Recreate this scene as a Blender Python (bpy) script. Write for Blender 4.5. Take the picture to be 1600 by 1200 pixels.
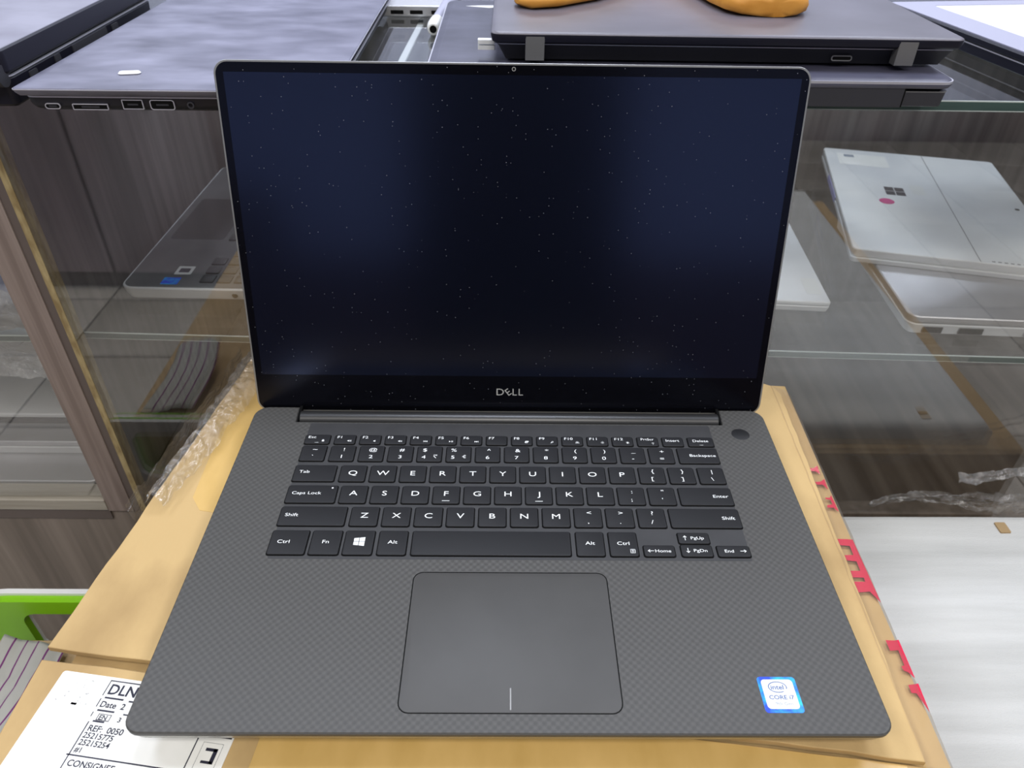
import bpy, math, random
from mathutils import Vector, Matrix, noise
random.seed(7)
sc = bpy.context.scene
for o in list(bpy.data.objects):
    bpy.data.objects.remove(o)
col = sc.collection
R = math.radians
FLOOR = 865.0            # laptop deck lies 865 mm above the floor; all lengths below are in mm, z = 0 at the deck

def W(x, y, z):
    return Vector((x / 1000, y / 1000, (z + FLOOR) / 1000))

# ------------------------------------------------------------------ camera
cd = bpy.data.cameras.new('camera')
cam = bpy.data.objects.new('camera', cd)
col.objects.link(cam)
cam.location = W(-4.5, -172.1, 334.9)
cam.rotation_euler = (R(52.4526), R(-0.7634), R(-0.2212))
cd.sensor_width = 36.0
cd.lens = 1160.3 / 1600 * 36.0
cd.clip_start = 0.01
cd.dof.use_dof = True
cd.dof.focus_distance = 0.44
cd.dof.aperture_fstop = 16.0
sc.camera = cam

# ------------------------------------------------------------------ world and lights
wd = bpy.data.worlds.new('shop_ambient')
sc.world = wd
wd.use_nodes = True
wd.node_tree.nodes['Background'].inputs[0].default_value = (0.86, 0.90, 1.0, 1)
wd.node_tree.nodes['Background'].inputs[1].default_value = 0.42
CEIL = 1750.0
for lx in (-1250, 0, 1250):
    for ly in (-900, 700, 2300):
        ld = bpy.data.lights.new('led_panel', 'AREA')
        ld.shape = 'RECTANGLE'
        ld.size = 0.6
        ld.size_y = 0.6
        ld.energy = 21.0
        ld.color = (1.0, 0.965, 0.92) if ly < 0 else (0.80, 0.86, 1.0)
        lo = bpy.data.objects.new('led_panel', ld)
        lo.location = W(lx, ly, CEIL - 12)
        col.objects.link(lo)
vs = sc.view_settings
vs.view_transform = 'Standard'
vs.look = 'None'
vs.gamma = 1.0
vs.use_curve_mapping = False
vs.exposure = -0.3

# ------------------------------------------------------------------ materials
def new_mat(name):
    m = bpy.data.materials.new(name)
    m.use_nodes = True
    nt = m.node_tree
    return m, nt, nt.nodes['Principled BSDF']

def _coords(nt, scale):
    tc = nt.nodes.new('ShaderNodeTexCoord')
    mp = nt.nodes.new('ShaderNodeMapping')
    mp.inputs['Scale'].default_value = scale
    nt.links.new(tc.outputs['Object'], mp.inputs['Vector'])
    return mp.outputs['Vector']

def ramp(nt, fac, stops):
    r = nt.nodes.new('ShaderNodeValToRGB')
    e = r.color_ramp.elements
    while len(e) < len(stops):
        e.new(0.5)
    for el, (p, c) in zip(e, stops):
        el.position = p
        el.color = (*c, 1)
    nt.links.new(fac, r.inputs[0])
    return r.outputs[0]

def plain(name, c, rough=0.5, metal=0.0, spec=0.5, coat=0.0):
    m, nt, b = new_mat(name)
    b.inputs['Base Color'].default_value = (*c, 1)
    b.inputs['Roughness'].default_value = rough
    b.inputs['Metallic'].default_value = metal
    b.inputs['Specular IOR Level'].default_value = spec
    b.inputs['Coat Weight'].default_value = coat
    return m

def noisy(name, c1, c2, scale, rough=0.6, metal=0.0, spec=0.5, detail=4.0, lo=0.35, hi=0.65, bump=0.0, bscale=None, rvar=0.0):
    m, nt, b = new_mat(name)
    n = nt.nodes.new('ShaderNodeTexNoise')
    n.inputs['Scale'].default_value = 1.0
    n.inputs['Detail'].default_value = detail
    nt.links.new(_coords(nt, scale), n.inputs['Vector'])
    nt.links.new(ramp(nt, n.outputs['Fac'], [(lo, c1), (hi, c2)]), b.inputs['Base Color'])
    b.inputs['Roughness'].default_value = rough
    b.inputs['Metallic'].default_value = metal
    b.inputs['Specular IOR Level'].default_value = spec
    if rvar:
        mr = nt.nodes.new('ShaderNodeMapRange')
        mr.inputs['To Min'].default_value = rough - rvar
        mr.inputs['To Max'].default_value = rough + rvar
        nt.links.new(n.outputs['Fac'], mr.inputs['Value'])
        nt.links.new(mr.outputs[0], b.inputs['Roughness'])
    if bump:
        n2 = nt.nodes.new('ShaderNodeTexNoise')
        n2.inputs['Scale'].default_value = 1.0
        n2.inputs['Detail'].default_value = 3.0
        nt.links.new(_coords(nt, bscale or scale), n2.inputs['Vector'])
        bp = nt.nodes.new('ShaderNodeBump')
        bp.inputs['Strength'].default_value = bump
        bp.inputs['Distance'].default_value = 0.001
        nt.links.new(n2.outputs['Fac'], bp.inputs['Height'])
        nt.links.new(bp.outputs[0], b.inputs['Normal'])
    return m

def sheet_glass(name, f0, tint, rough=0.0, haze=0.0, wrinkle=0.0):
    """clear sheet: Schlick reflection over straight transmission"""
    m, nt, b = new_mat(name)
    nt.nodes.remove(b)
    N = nt.nodes.new
    g = N('ShaderNodeNewGeometry')
    dt = N('ShaderNodeVectorMath'); dt.operation = 'DOT_PRODUCT'
    nt.links.new(g.outputs['Normal'], dt.inputs[0])
    nt.links.new(g.outputs['Incoming'], dt.inputs[1])
    ab = N('ShaderNodeMath'); ab.operation = 'ABSOLUTE'
    nt.links.new(dt.outputs['Value'], ab.inputs[0])
    om = N('ShaderNodeMath'); om.operation = 'SUBTRACT'; om.use_clamp = True
    om.inputs[0].default_value = 1.0
    nt.links.new(ab.outputs[0], om.inputs[1])
    pw = N('ShaderNodeMath'); pw.operation = 'POWER'
    nt.links.new(om.outputs[0], pw.inputs[0]); pw.inputs[1].default_value = 5.0
    ma = N('ShaderNodeMath'); ma.operation = 'MULTIPLY_ADD'
    nt.links.new(pw.outputs[0], ma.inputs[0])
    ma.inputs[1].default_value = 1 - f0
    ma.inputs[2].default_value = f0
    tr = N('ShaderNodeBsdfTransparent'); tr.inputs[0].default_value = (*tint, 1)
    gl = N('ShaderNodeBsdfGlossy'); gl.inputs['Roughness'].default_value = rough
    if wrinkle:
        wn = N('ShaderNodeTexNoise'); wn.inputs['Scale'].default_value = 1.0; wn.inputs['Detail'].default_value = 5.0
        wn.inputs['Distortion'].default_value = 1.5
        nt.links.new(_coords(nt, (160, 60, 160)), wn.inputs['Vector'])
        wb = N('ShaderNodeBump'); wb.inputs['Strength'].default_value = wrinkle; wb.inputs['Distance'].default_value = 0.004
        nt.links.new(wn.outputs['Fac'], wb.inputs['Height'])
        nt.links.new(wb.outputs[0], gl.inputs['Normal']); nt.links.new(wb.outputs[0], dt.inputs[0])
    mx = N('ShaderNodeMixShader')
    nt.links.new(ma.outputs[0], mx.inputs[0])
    src = tr.outputs[0]
    if haze:
        df = N('ShaderNodeBsdfDiffuse'); df.inputs[0].default_value = (0.8, 0.82, 0.82, 1)
        hz = N('ShaderNodeMixShader'); hz.inputs[0].default_value = haze
        nt.links.new(tr.outputs[0], hz.inputs[1]); nt.links.new(df.outputs[0], hz.inputs[2])
        src = hz.outputs[0]
    nt.links.new(src, mx.inputs[1]); nt.links.new(gl.outputs[0], mx.inputs[2])
    nt.links.new(mx.outputs[0], nt.nodes['Material Output'].inputs[0])
    return m

def weave_mat(name):
    """twill carbon weave under a soft-touch coat"""
    m, nt, b = new_mat(name)
    N = nt.nodes.new
    tc = N('ShaderNodeTexCoord'); sp = N('ShaderNodeSeparateXYZ')
    nt.links.new(tc.outputs['Object'], sp.inputs[0])
    s = []
    for ax, per in (('X', 2.1), ('Y', 2.1)):
        mu = N('ShaderNodeMath'); mu.operation = 'MULTIPLY'
        nt.links.new(sp.outputs[ax], mu.inputs[0]); mu.inputs[1].default_value = math.pi * 1000 / per
        si = N('ShaderNodeMath'); si.operation = 'SINE'
        nt.links.new(mu.outputs[0], si.inputs[0]); s.append(si)
    pr = N('ShaderNodeMath'); pr.operation = 'MULTIPLY'
    nt.links.new(s[0].outputs[0], pr.inputs[0]); nt.links.new(s[1].outputs[0], pr.inputs[1])
    ad = N('ShaderNodeMath'); ad.operation = 'MULTIPLY_ADD'
    nt.links.new(pr.outputs[0], ad.inputs[0]); ad.inputs[1].default_value = 0.5; ad.inputs[2].default_value = 0.5
    nt.links.new(ramp(nt, ad.outputs[0], [(0.2, (0.050, 0.0485, 0.045)), (0.85, (0.070, 0.068, 0.063))]), b.inputs['Base Color'])
    b.inputs['Roughness'].default_value = 0.52
    b.inputs['Specular IOR Level'].default_value = 0.45
    bp = N('ShaderNodeBump'); bp.inputs['Strength'].default_value = 0.45; bp.inputs['Distance'].default_value = 0.0003
    nt.links.new(ad.outputs[0], bp.inputs['Height'])
    nt.links.new(bp.outputs[0], b.inputs['Normal'])
    return m

def screen_mat(name, base, spec, tint):
    """black glass with a tinted anti-reflection coat and dust specks"""
    m, nt, b = new_mat(name)
    N = nt.nodes.new
    v = N('ShaderNodeTexVoronoi'); v.inputs['Scale'].default_value = 330.0
    tc = N('ShaderNodeTexCoord')
    nt.links.new(tc.outputs['Object'], v.inputs['Vector'])
    lt = N('ShaderNodeMath'); lt.operation = 'LESS_THAN'; lt.inputs[1].default_value = 0.085
    nt.links.new(v.outputs['Distance'], lt.inputs[0])
    sr = N('ShaderNodeSeparateColor')
    nt.links.new(v.outputs['Color'], sr.inputs[0])
    n = N('ShaderNodeTexNoise'); n.inputs['Scale'].default_value = 9.0
    nt.links.new(tc.outputs['Object'], n.inputs['Vector'])
    su = N('ShaderNodeMath'); su.operation = 'ADD'
    nt.links.new(sr.outputs[0], su.inputs[0]); nt.links.new(n.outputs['Fac'], su.inputs[1])
    gt = N('ShaderNodeMath'); gt.operation = 'GREATER_THAN'; gt.inputs[1].default_value = 1.1
    nt.links.new(su.outputs[0], gt.inputs[0])
    mu = N('ShaderNodeMath'); mu.operation = 'MULTIPLY'
    nt.links.new(lt.outputs[0], mu.inputs[0]); nt.links.new(gt.outputs[0], mu.inputs[1])
    mc = N('ShaderNodeMix'); mc.data_type = 'RGBA'
    nt.links.new(mu.outputs[0], mc.inputs[0])
    mc.inputs[6].default_value = (*base, 1); mc.inputs[7].default_value = (0.20, 0.21, 0.24, 1)
    nt.links.new(mc.outputs[2], b.inputs['Base Color'])
    b.inputs['Roughness'].default_value = 0.17
    b.inputs['Specular IOR Level'].default_value = spec
    b.inputs['Specular Tint'].default_value = (*tint, 1)
    return m

M = {}
M['weave'] = weave_mat('carbon_weave')
M['soft_black'] = noisy('soft_black', (0.030, 0.030, 0.031), (0.036, 0.036, 0.037), (60, 60, 60), 0.5, spec=0.45)
M['pad'] = noisy('trackpad_glass', (0.049, 0.0475, 0.0445), (0.054, 0.0525, 0.0495), (40, 40, 40), 0.5, spec=0.5)
M['keycap'] = plain('keycap', (0.011, 0.011, 0.012), 0.5, spec=0.32)
M['gap'] = plain('gap_black', (0.004, 0.004, 0.004), 0.7, spec=0.1)
M['legend'] = plain('legend_white', (0.82, 0.84, 0.84), 0.6)
M['hinge'] = plain('hinge_black', (0.022, 0.022, 0.022), 0.33, metal=0.0, spec=0.6)
M['alu'] = noisy('brushed_aluminium', (0.42, 0.42, 0.41), (0.52, 0.52, 0.51), (10, 400, 400), 0.33, 1.0)
M['rim'] = plain('lid_rim', (0.34, 0.34, 0.33), 0.36, metal=0.7)
M['bezel'] = screen_mat('bezel_glass', (0.002, 0.002, 0.003), 0.34, (0.55, 0.60, 0.85))
M['display'] = screen_mat('display_glass', (0.002, 0.0025, 0.006), 1.0, (0.45, 0.56, 1.0))
M['logo'] = plain('logo_silver', (0.55, 0.55, 0.53), 0.4, 0.3)
M['grey_mark'] = plain('grey_mark', (0.30, 0.30, 0.30), 0.5)
M['stk_blue'] = noisy('sticker_blue', (0.01, 0.06, 0.75), (0.02, 0.55, 0.90), (110, 160, 100), 0.3, lo=0.42, hi=0.68)
M['stk_white'] = plain('sticker_white', (0.70, 0.71, 0.69), 0.4)
M['stk_print'] = plain('sticker_print', (0.05, 0.11, 0.30), 0.5)
M['stk_grey'] = plain('sticker_grey', (0.26, 0.30, 0.36), 0.5)
M['card'] = noisy('cardboard', (0.38, 0.255, 0.115), (0.53, 0.37, 0.17), (26, 14, 30), 0.75, spec=0.25, lo=0.24, hi=0.56, detail=7.0, bump=0.12, bscale=(500, 260, 300))
M['card_tape'] = noisy('taped_cardboard', (0.54, 0.35, 0.11), (0.63, 0.42, 0.15), (60, 30, 30), 0.35, spec=0.5, lo=0.3, hi=0.7)
M['card_dark'] = noisy('carton', (0.36, 0.25, 0.13), (0.44, 0.31, 0.17), (30, 30, 30), 0.8, spec=0.2)
M['card_edge'] = noisy('cardboard_edge', (0.62, 0.48, 0.28), (0.46, 0.33, 0.17), (900, 900, 200), 0.85, spec=0.1)
M['paper'] = noisy('label_paper', (0.80, 0.80, 0.76), (0.88, 0.88, 0.85), (30, 30, 30), 0.5)
M['ink'] = plain('ink', (0.012, 0.012, 0.03), 0.6)
M['ink_worn'] = noisy('ink_worn', (0.02, 0.02, 0.03), (0.75, 0.75, 0.72), (900, 900, 900), 0.6, lo=0.50, hi=0.58)
M['smudge'] = noisy('smudge', (0.86, 0.86, 0.83), (0.35, 0.34, 0.32), (700, 900, 900), 0.6, lo=0.55, hi=0.7)
M['tape_clear'] = sheet_glass('clear_tape', 0.05, (0.96, 0.93, 0.88), 0.08, 0.05)
M['red'] = plain('red_print', (0.62, 0.015, 0.06), 0.25, coat=0.3)
M['film'] = sheet_glass('cling_film', 0.13, (0.97, 0.97, 0.97), 0.13, 0.06, 1.0)
M['film_bright'] = sheet_glass('layered_film', 0.25, (0.95, 0.95, 0.95), 0.2, 0.25, 1.0)
M['foam'] = noisy('foam_sheet', (0.45, 0.45, 0.43), (0.56, 0.56, 0.54), (5, 60, 20), 0.7, spec=0.2, lo=0.3, hi=0.7, bump=0.5, bscale=(420, 900, 300), detail=9.0)
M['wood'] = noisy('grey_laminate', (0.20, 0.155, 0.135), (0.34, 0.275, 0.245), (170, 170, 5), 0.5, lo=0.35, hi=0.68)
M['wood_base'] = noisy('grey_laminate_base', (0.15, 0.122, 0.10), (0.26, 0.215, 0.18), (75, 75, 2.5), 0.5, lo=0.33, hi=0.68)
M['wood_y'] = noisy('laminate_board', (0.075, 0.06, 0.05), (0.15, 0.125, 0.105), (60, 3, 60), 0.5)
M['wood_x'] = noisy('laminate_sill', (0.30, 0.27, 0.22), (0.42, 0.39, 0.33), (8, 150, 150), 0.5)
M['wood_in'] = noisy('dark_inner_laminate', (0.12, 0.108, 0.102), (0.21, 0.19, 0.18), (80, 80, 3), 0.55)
M['brown'] = plain('brown_edging', (0.12, 0.095, 0.085), 0.5)
M['gold'] = noisy('gold_edging', (0.30, 0.22, 0.10), (0.52, 0.42, 0.22), (200, 200, 60), 0.45, 0.3)
M['pane'] = sheet_glass('front_glass', 0.135, (0.985, 0.985, 0.98), 0.004)
M['shelf_glass'] = sheet_glass('shelf_glass', 0.05, (0.96, 0.975, 0.97), 0.01)
M['glass_edge'] = noisy('green_glass_edge', (0.03, 0.055, 0.052), (0.06, 0.10, 0.09), (6, 60, 60), 0.25, spec=0.4)
M['top_glass'] = sheet_glass('counter_glass', 0.05, (0.88, 0.90, 0.895), 0.02)
M['edge_light'] = plain('polished_arris', (0.50, 0.56, 0.53), 0.25)
M['lid_black'] = noisy('scuffed_black_lid', (0.075, 0.075, 0.112), (0.22, 0.22, 0.30), (22, 42, 30), 0.42, spec=0.7, lo=0.3, hi=0.8, rvar=0.14, detail=8.0)
M['lid_grey'] = noisy('scuffed_grey_lid', (0.19, 0.185, 0.235), (0.27, 0.265, 0.33), (20, 20, 30), 0.42, spec=0.7)
M['lid_navy'] = noisy('navy_black_lid', (0.03, 0.03, 0.05), (0.07, 0.07, 0.105), (20, 30, 30), 0.42, spec=0.6)
M['lid_soft'] = noisy('soft_grey_lid', (0.085, 0.078, 0.095), (0.13, 0.122, 0.15), (10, 14, 30), 0.38, spec=0.6)
M['case_black'] = plain('case_black', (0.008, 0.008, 0.016), 0.42, spec=0.28)
M['case_dark'] = plain('case_dark_grey', (0.035, 0.035, 0.042), 0.5, spec=0.3)
M['edge_worn'] = plain('worn_edge', (0.50, 0.50, 0.56), 0.3, 0.4)  # pale silver for ports and seams, and the painted lid-edge highlight
M['tab_grey'] = plain('hinge_tab', (0.22, 0.22, 0.22), 0.4, 0.5)
M['silver'] = noisy('silver_case', (0.42, 0.42, 0.44), (0.54, 0.54, 0.56), (8, 8, 8), 0.38, 0.55)
M['silver_dull'] = noisy('dull_silver_case', (0.60, 0.62, 0.63), (0.74, 0.75, 0.76), (9, 9, 9), 0.5, 0.15)
M['magnesium'] = noisy('magnesium', (0.66, 0.68, 0.70), (0.82, 0.83, 0.82), (9, 9, 9), 0.5, 0.1)
M['deck_grey'] = noisy('grey_deck', (0.085, 0.085, 0.088), (0.11, 0.11, 0.112), (30, 30, 30), 0.5)
M['key_grey'] = plain('dark_key', (0.03, 0.03, 0.032), 0.5)
M['lilac'] = plain('lilac_strip', (0.28, 0.28, 0.55), 0.5)
M['pink'] = plain('pink_dot', (0.60, 0.03, 0.22), 0.5)
M['yellow'] = noisy('yellow_plastic', (0.85, 0.46, 0.01), (0.92, 0.52, 0.02), (20, 20, 20), 0.4)
M['orange'] = noisy('orange_rubber', (0.56, 0.235, 0.025), (0.66, 0.30, 0.045), (60, 60, 60), 0.55)
M['white'] = plain('white_plastic', (0.80, 0.81, 0.80), 0.4)
M['panel_white'] = plain('panel_white', (0.80, 0.80, 0.84), 0.35)
M['frame_lilac'] = plain('pale_frame', (0.36, 0.36, 0.46), 0.4)
M['green'] = noisy('green_plastic', (0.20, 0.50, 0.004), (0.23, 0.56, 0.006), (8, 8, 8), 0.32)
M['tile'] = noisy('floor_tile', (0.46, 0.43, 0.37), (0.54, 0.50, 0.44), (5, 5, 5), 0.35)
M['grout'] = plain('grout', (0.10, 0.09, 0.08), 0.8)
M['wall_blue'] = noisy('blue_white_paint', (0.42, 0.47, 0.62), (0.46, 0.51, 0.66), (2, 2, 2), 0.8)
M['wall_far'] = noisy('pale_paint', (0.58, 0.60, 0.72), (0.62, 0.64, 0.75), (2, 2, 2), 0.8)
M['ceiling'] = plain('ceiling_white', (0.75, 0.75, 0.75), 0.9)
M['door'] = noisy('dark_door', (0.012, 0.010, 0.010), (0.02, 0.017, 0.016), (30, 30, 2), 0.6)
M['wainscot'] = noisy('dark_wainscot', (0.07, 0.05, 0.05), (0.16, 0.10, 0.10), (5, 5, 5), 0.6)

M['store'] = noisy('dark_brown_board', (0.05, 0.042, 0.04), (0.10, 0.08, 0.08), (40, 40, 2), 0.6)
M['store_door'] = noisy('maroon_board', (0.22, 0.175, 0.18), (0.32, 0.25, 0.26), (8, 8, 2), 0.6)

def cloth_mat():
    m, nt, b = new_mat('striped_cloth')
    N = nt.nodes.new
    tc = N('ShaderNodeTexCoord'); sp = N('ShaderNodeSeparateXYZ')
    nt.links.new(tc.outputs['UV'], sp.inputs[0])
    mu = N('ShaderNodeMath'); mu.operation = 'MULTIPLY'; mu.inputs[1].default_value = 5.0
    nt.links.new(sp.outputs['X'], mu.inputs[0])
    fr = N('ShaderNodeMath'); fr.operation = 'FRACT'
    nt.links.new(mu.outputs[0], fr.inputs[0])
    c = ramp(nt, fr.outputs[0], [(0.0, (0.36, 0.35, 0.31)), (0.86, (0.36, 0.35, 0.31)), (0.88, (0.14, 0.02, 0.12)), (1.0, (0.14, 0.02, 0.12))])
    nt.links.new(c, b.inputs['Base Color'])
    b.inputs['Roughness'].default_value = 0.9
    return m
M['cloth'] = cloth_mat()

# ------------------------------------------------------------------ mesh helpers
def rrect(x0, x1, y0, y1, r, n=5):
    r = max(0.0, min(r, (x1 - x0) / 2 - 1e-4, (y1 - y0) / 2 - 1e-4))
    if r <= 0.01:
        return [(x0, y0), (x1, y0), (x1, y1), (x0, y1)]
    pts = []
    for cx, cy, a0 in ((x1 - r, y0 + r, -90), (x1 - r, y1 - r, 0), (x0 + r, y1 - r, 90), (x0 + r, y0 + r, 180)):
        for i in range(n + 1):
            a = R(a0 + 90 * i / n)
            pts.append((cx + r * math.cos(a), cy + r * math.sin(a)))
    return pts

def inset_poly(pts, d):
    if abs(d) < 1e-9:
        return list(pts)
    out = []
    n = len(pts)
    for i in range(n):
        p0, p1, p2 = Vector(pts[i - 1]), Vector(pts[i]), Vector(pts[(i + 1) % n])
        e1 = (p1 - p0).normalized(); e2 = (p2 - p1).normalized()
        n1 = Vector((-e1.y, e1.x)); n2 = Vector((-e2.y, e2.x))
        b = n1 + n2
        b = b / max(b.length_squared / 2, 0.3)
        q = p1 + b * d
        out.append((q.x, q.y))
    return out

_font_cache = {}
def text_geo(s, bold=0.0):
    if (s, bold) in _font_cache:
        return _font_cache[(s, bold)]
    cu = bpy.data.curves.new('t', 'FONT')
    cu.body = s
    cu.size = 1.0
    cu.offset = bold
    cu.resolution_u = 3
    ob = bpy.data.objects.new('t', cu)
    col.objects.link(ob)
    dg = bpy.context.evaluated_depsgraph_get()
    me = bpy.data.meshes.new_from_object(ob.evaluated_get(dg))
    vs_ = [tuple(v.co) for v in me.vertices]
    fs_ = [tuple(p.vertices) for p in me.polygons]
    bpy.data.objects.remove(ob); bpy.data.curves.remove(cu); bpy.data.meshes.remove(me)
    _font_cache[(s, bold)] = (vs_, fs_)
    return vs_, fs_

class MB:
    def __init__(s):
        s.v, s.f, s.m, s.uv = [], [], [], None
    def add(s, vs_, fs_, mi=0, xf=None):
        b = len(s.v)
        s.v += [tuple(xf(*p)) if xf else tuple(p) for p in vs_]
        s.f += [tuple(b + i for i in f) for f in fs_]
        s.m += [mi] * len(fs_)
        return s
    def rings(s, rings, mi=0, xf=None, cap=True, mis=None):
        n = len(rings[0])
        vs_ = [p for r in rings for p in r]
        fs_, ms = [], []
        for k in range(len(rings) - 1):
            for i in range(n):
                j = (i + 1) % n
                fs_.append((k * n + i, k * n + j, (k + 1) * n + j, (k + 1) * n + i))
                ms.append(mis[k] if mis else mi)
        if cap:
            fs_.append(tuple(range(n - 1, -1, -1))); ms.append(mis[0] if mis else mi)
            fs_.append(tuple(range((len(rings) - 1) * n, len(rings) * n))); ms.append(mis[-1] if mis else mi)
        b = len(s.v)
        s.add(vs_, fs_, mi, xf)
        s.m[-len(fs_):] = ms
        return s
    def rr(s, x0, x1, y0, y1, r, zs, mi=0, xf=None, n=5, mis=None):
        rg = []
        for z, i in zs:
            o = rrect(x0 + i, x1 - i, y0 + i, y1 - i, max(r - i, 0.05) if r > 0 else 0, n)
            rg.append([(x, y, z) for x, y in o])
        return s.rings(rg, mi, xf, True, mis)
    def poly(s, pts, zs, mi=0, xf=None):
        return s.rings([[(x, y, z) for x, y in inset_poly(pts, i)] for z, i in zs], mi, xf)
    def box(s, x0, x1, y0, y1, z0, z1, mi=0, xf=None, b=0.0):
        if b:
            return s.rr(x0, x1, y0, y1, 0, [(z0, b), (z0 + b, 0), (z1 - b, 0), (z1, b)], mi, xf)
        return s.rr(x0, x1, y0, y1, 0, [(z0, 0), (z1, 0)], mi, xf)
    def frame(s, outer, inner, z0, z1, mi=0, xf=None):
        n = len(outer)
        vs_ = [(x, y, z0) for x, y in outer] + [(x, y, z0) for x, y in inner] + [(x, y, z1) for x, y in outer] + [(x, y, z1) for x, y in inner]
        fs_ = []
        for i in range(n):
            j = (i + 1) % n
            fs_ += [(2*n+i, 2*n+j, 3*n+j, 3*n+i), (j, i, n+i, n+j), (i, j, 2*n+j, 2*n+i), (n+j, n+i, 3*n+i, 3*n+j)]
        return s.add(fs_ and vs_, fs_, mi, xf)
    def tube(s, path, rad, n=10, mi=0, xf=None, cap=True):
        path = [Vector(p) for p in path]
        rg = []
        for i, p in enumerate(path):
            d = (path[min(i + 1, len(path) - 1)] - path[max(i - 1, 0)]).normalized()
            u = d.orthogonal().normalized() if abs(d.z) > 0.9 else Vector((0, 0, 1)).cross(d).normalized()
            w = d.cross(u)
            rr_ = rad[i] if isinstance(rad, (list, tuple)) else rad
            rg.append([tuple(p + rr_ * (math.cos(2 * math.pi * k / n) * u + math.sin(2 * math.pi * k / n) * w)) for k in range(n)])
        return s.rings(rg, mi, xf, cap)
    def text(s, t, x, y, size, sx=1.0, align='c', rot=0.0, z=0.0, mi=0, xf=None, bold=0.0):
        vs_, fs_ = text_geo(t, bold)
        if not vs_:
            return s
        lo = min(v[0] for v in vs_); hi = max(v[0] for v in vs_)
        ox = {'c': (lo + hi) / 2, 'l': lo, 'r': hi}[align]
        c, sn = math.cos(rot), math.sin(rot)
        out = []
        for a, b, _ in vs_:
            px = (a - ox) * size * sx; py = (b - 0.35) * size
            out.append((x + px * c - py * sn, y + px * sn + py * c, z))
        return s.add(out, fs_, mi, xf)
    def grid(s, nu, nv, fn, mi=0, uv=False):
        vs_ = [fn(i / nu, j / nv) for j in range(nv + 1) for i in range(nu + 1)]
        fs_ = [(j*(nu+1)+i, j*(nu+1)+i+1, (j+1)*(nu+1)+i+1, (j+1)*(nu+1)+i) for j in range(nv) for i in range(nu)]
        if uv:
            s.uv = [(i / nu, j / nv) for j in range(nv + 1) for i in range(nu + 1)]
        return s.add(vs_, fs_, mi)
    def mesh(s, name, mats, ang=35):
        me = bpy.data.meshes.new(name)
        me.from_pydata([(x / 1000, y / 1000, z / 1000) for x, y, z in s.v], [], s.f)
        for m in (mats if isinstance(mats, (list, tuple)) else [mats]):
            me.materials.append(M[m])
        me.polygons.foreach_set('material_index', s.m)
        if s.uv:
            ul = me.uv_layers.new(name='UVMap')
            for lp in me.loops:
                ul.data[lp.index].uv = s.uv[lp.vertex_index]
        me.shade_smooth()
        me.set_sharp_from_angle(angle=R(ang))
        me.update()
        return me

def link(name, me, parent=None):
    o = bpy.data.objects.new(name, me)
    col.objects.link(o)
    if parent:
        o.parent = parent
    return o

def part(name, mb, mats, parent, label=None, ang=35):
    o = link(name, mb.mesh(name, mats, ang), parent)
    if label:
        o['label'] = label
    return o

def tag(o, label, cat, group=None):
    o['label'] = label
    o['category'] = cat
    if group:
        o['group'] = group
    return o

def thing(name, label, cat, loc, rot=0.0, group=None):
    o = bpy.data.objects.new(name, None)
    o.empty_display_size = 0.02
    col.objects.link(o)
    o.location = W(*loc)
    o.rotation_euler = (0, 0, R(rot))
    return tag(o, label, cat, group)

def solo(name, mb, mats, loc, label, cat, rot=0.0, group=None, ang=35):
    o = link(name, mb.mesh(name, mats, ang))
    o.location = W(*loc)
    o.rotation_euler = (0, 0, R(rot))
    return tag(o, label, cat, group)

def struct(name, mb, mats, loc=(0, 0, 0)):
    o = link(name, mb.mesh(name, mats))
    o.location = W(*loc)
    o['kind'] = 'structure'
    return o

def nz(x, y, z=0.0):
    return noise.noise(Vector((x, y, z)))

# ------------------------------------------------------------------ room
ROOM = (-3200, 3200, -2600, 3400)
fl = struct('floor', MB().box(ROOM[0], ROOM[1], ROOM[2], ROOM[3], -FLOOR - 40, -FLOOR - 3), 'grout')
tile_me = MB().rr(-147, 147, -147, 147, 2, [(-FLOOR - 3, 0), (-FLOOR - 1, 0), (-FLOOR, 1.5)], n=2).mesh('tile', 'tile')
tiles = []
for i in range(-9, 10):
    for j in range(-2, 20):
        cx, cy = -915 + 150 + 300 * (i + 3), -1995 - 150 + 300 * j
        if ROOM[0] < cx - 150 and cx + 150 < ROOM[1] and ROOM[2] < cy - 150 and cy + 150 < ROOM[3]:
            tiles.append((abs(cx) + abs(cy + 900), cx, cy))
tiles.sort()
for d, cx, cy in tiles[:300]:
    t = link('tile', tile_me, fl)
    t.location = (cx / 1000, cy / 1000, 0)
if len(tiles) > 300:
    mb = MB()
    for d, cx, cy in tiles[300:]:
        mb.box(cx - 147, cx + 147, cy - 147, cy + 147, -FLOOR - 3, -FLOOR)
    part('far_tile', mb, 'tile', fl)['kind'] = 'stuff'
struct('ceiling', MB().box(ROOM[0], ROOM[1], ROOM[2], ROOM[3], CEIL, CEIL + 60), 'ceiling')
struct('wall_back', MB().box(ROOM[0], ROOM[1], ROOM[2] - 80, ROOM[2], -FLOOR, CEIL), 'wall_blue')
struct('wall_far', MB().box(ROOM[0], ROOM[1], ROOM[3], ROOM[3] + 80, -FLOOR, CEIL), 'wall_far')
d1 = struct('door_1', MB().box(-420, 520, ROOM[2], ROOM[2] + 30, -FLOOR, CEIL - 350), 'door')  # unseen dark slab added to darken the middle of the screen's reflection
part('door_panel', MB().box(-330, 430, ROOM[2] + 30, ROOM[2] + 38, -FLOOR + 200, CEIL - 500, b=3), 'door', d1)
for xa, xb, nm in ((ROOM[0], -420, 'trim_1'), (520, ROOM[1], 'trim_2')):
    struct(nm, MB().box(xa, xb, ROOM[2], ROOM[2] + 25, -FLOOR, 150, b=4), 'wainscot')  # unseen dark band added on the wall to darken the lower reflections

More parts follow.
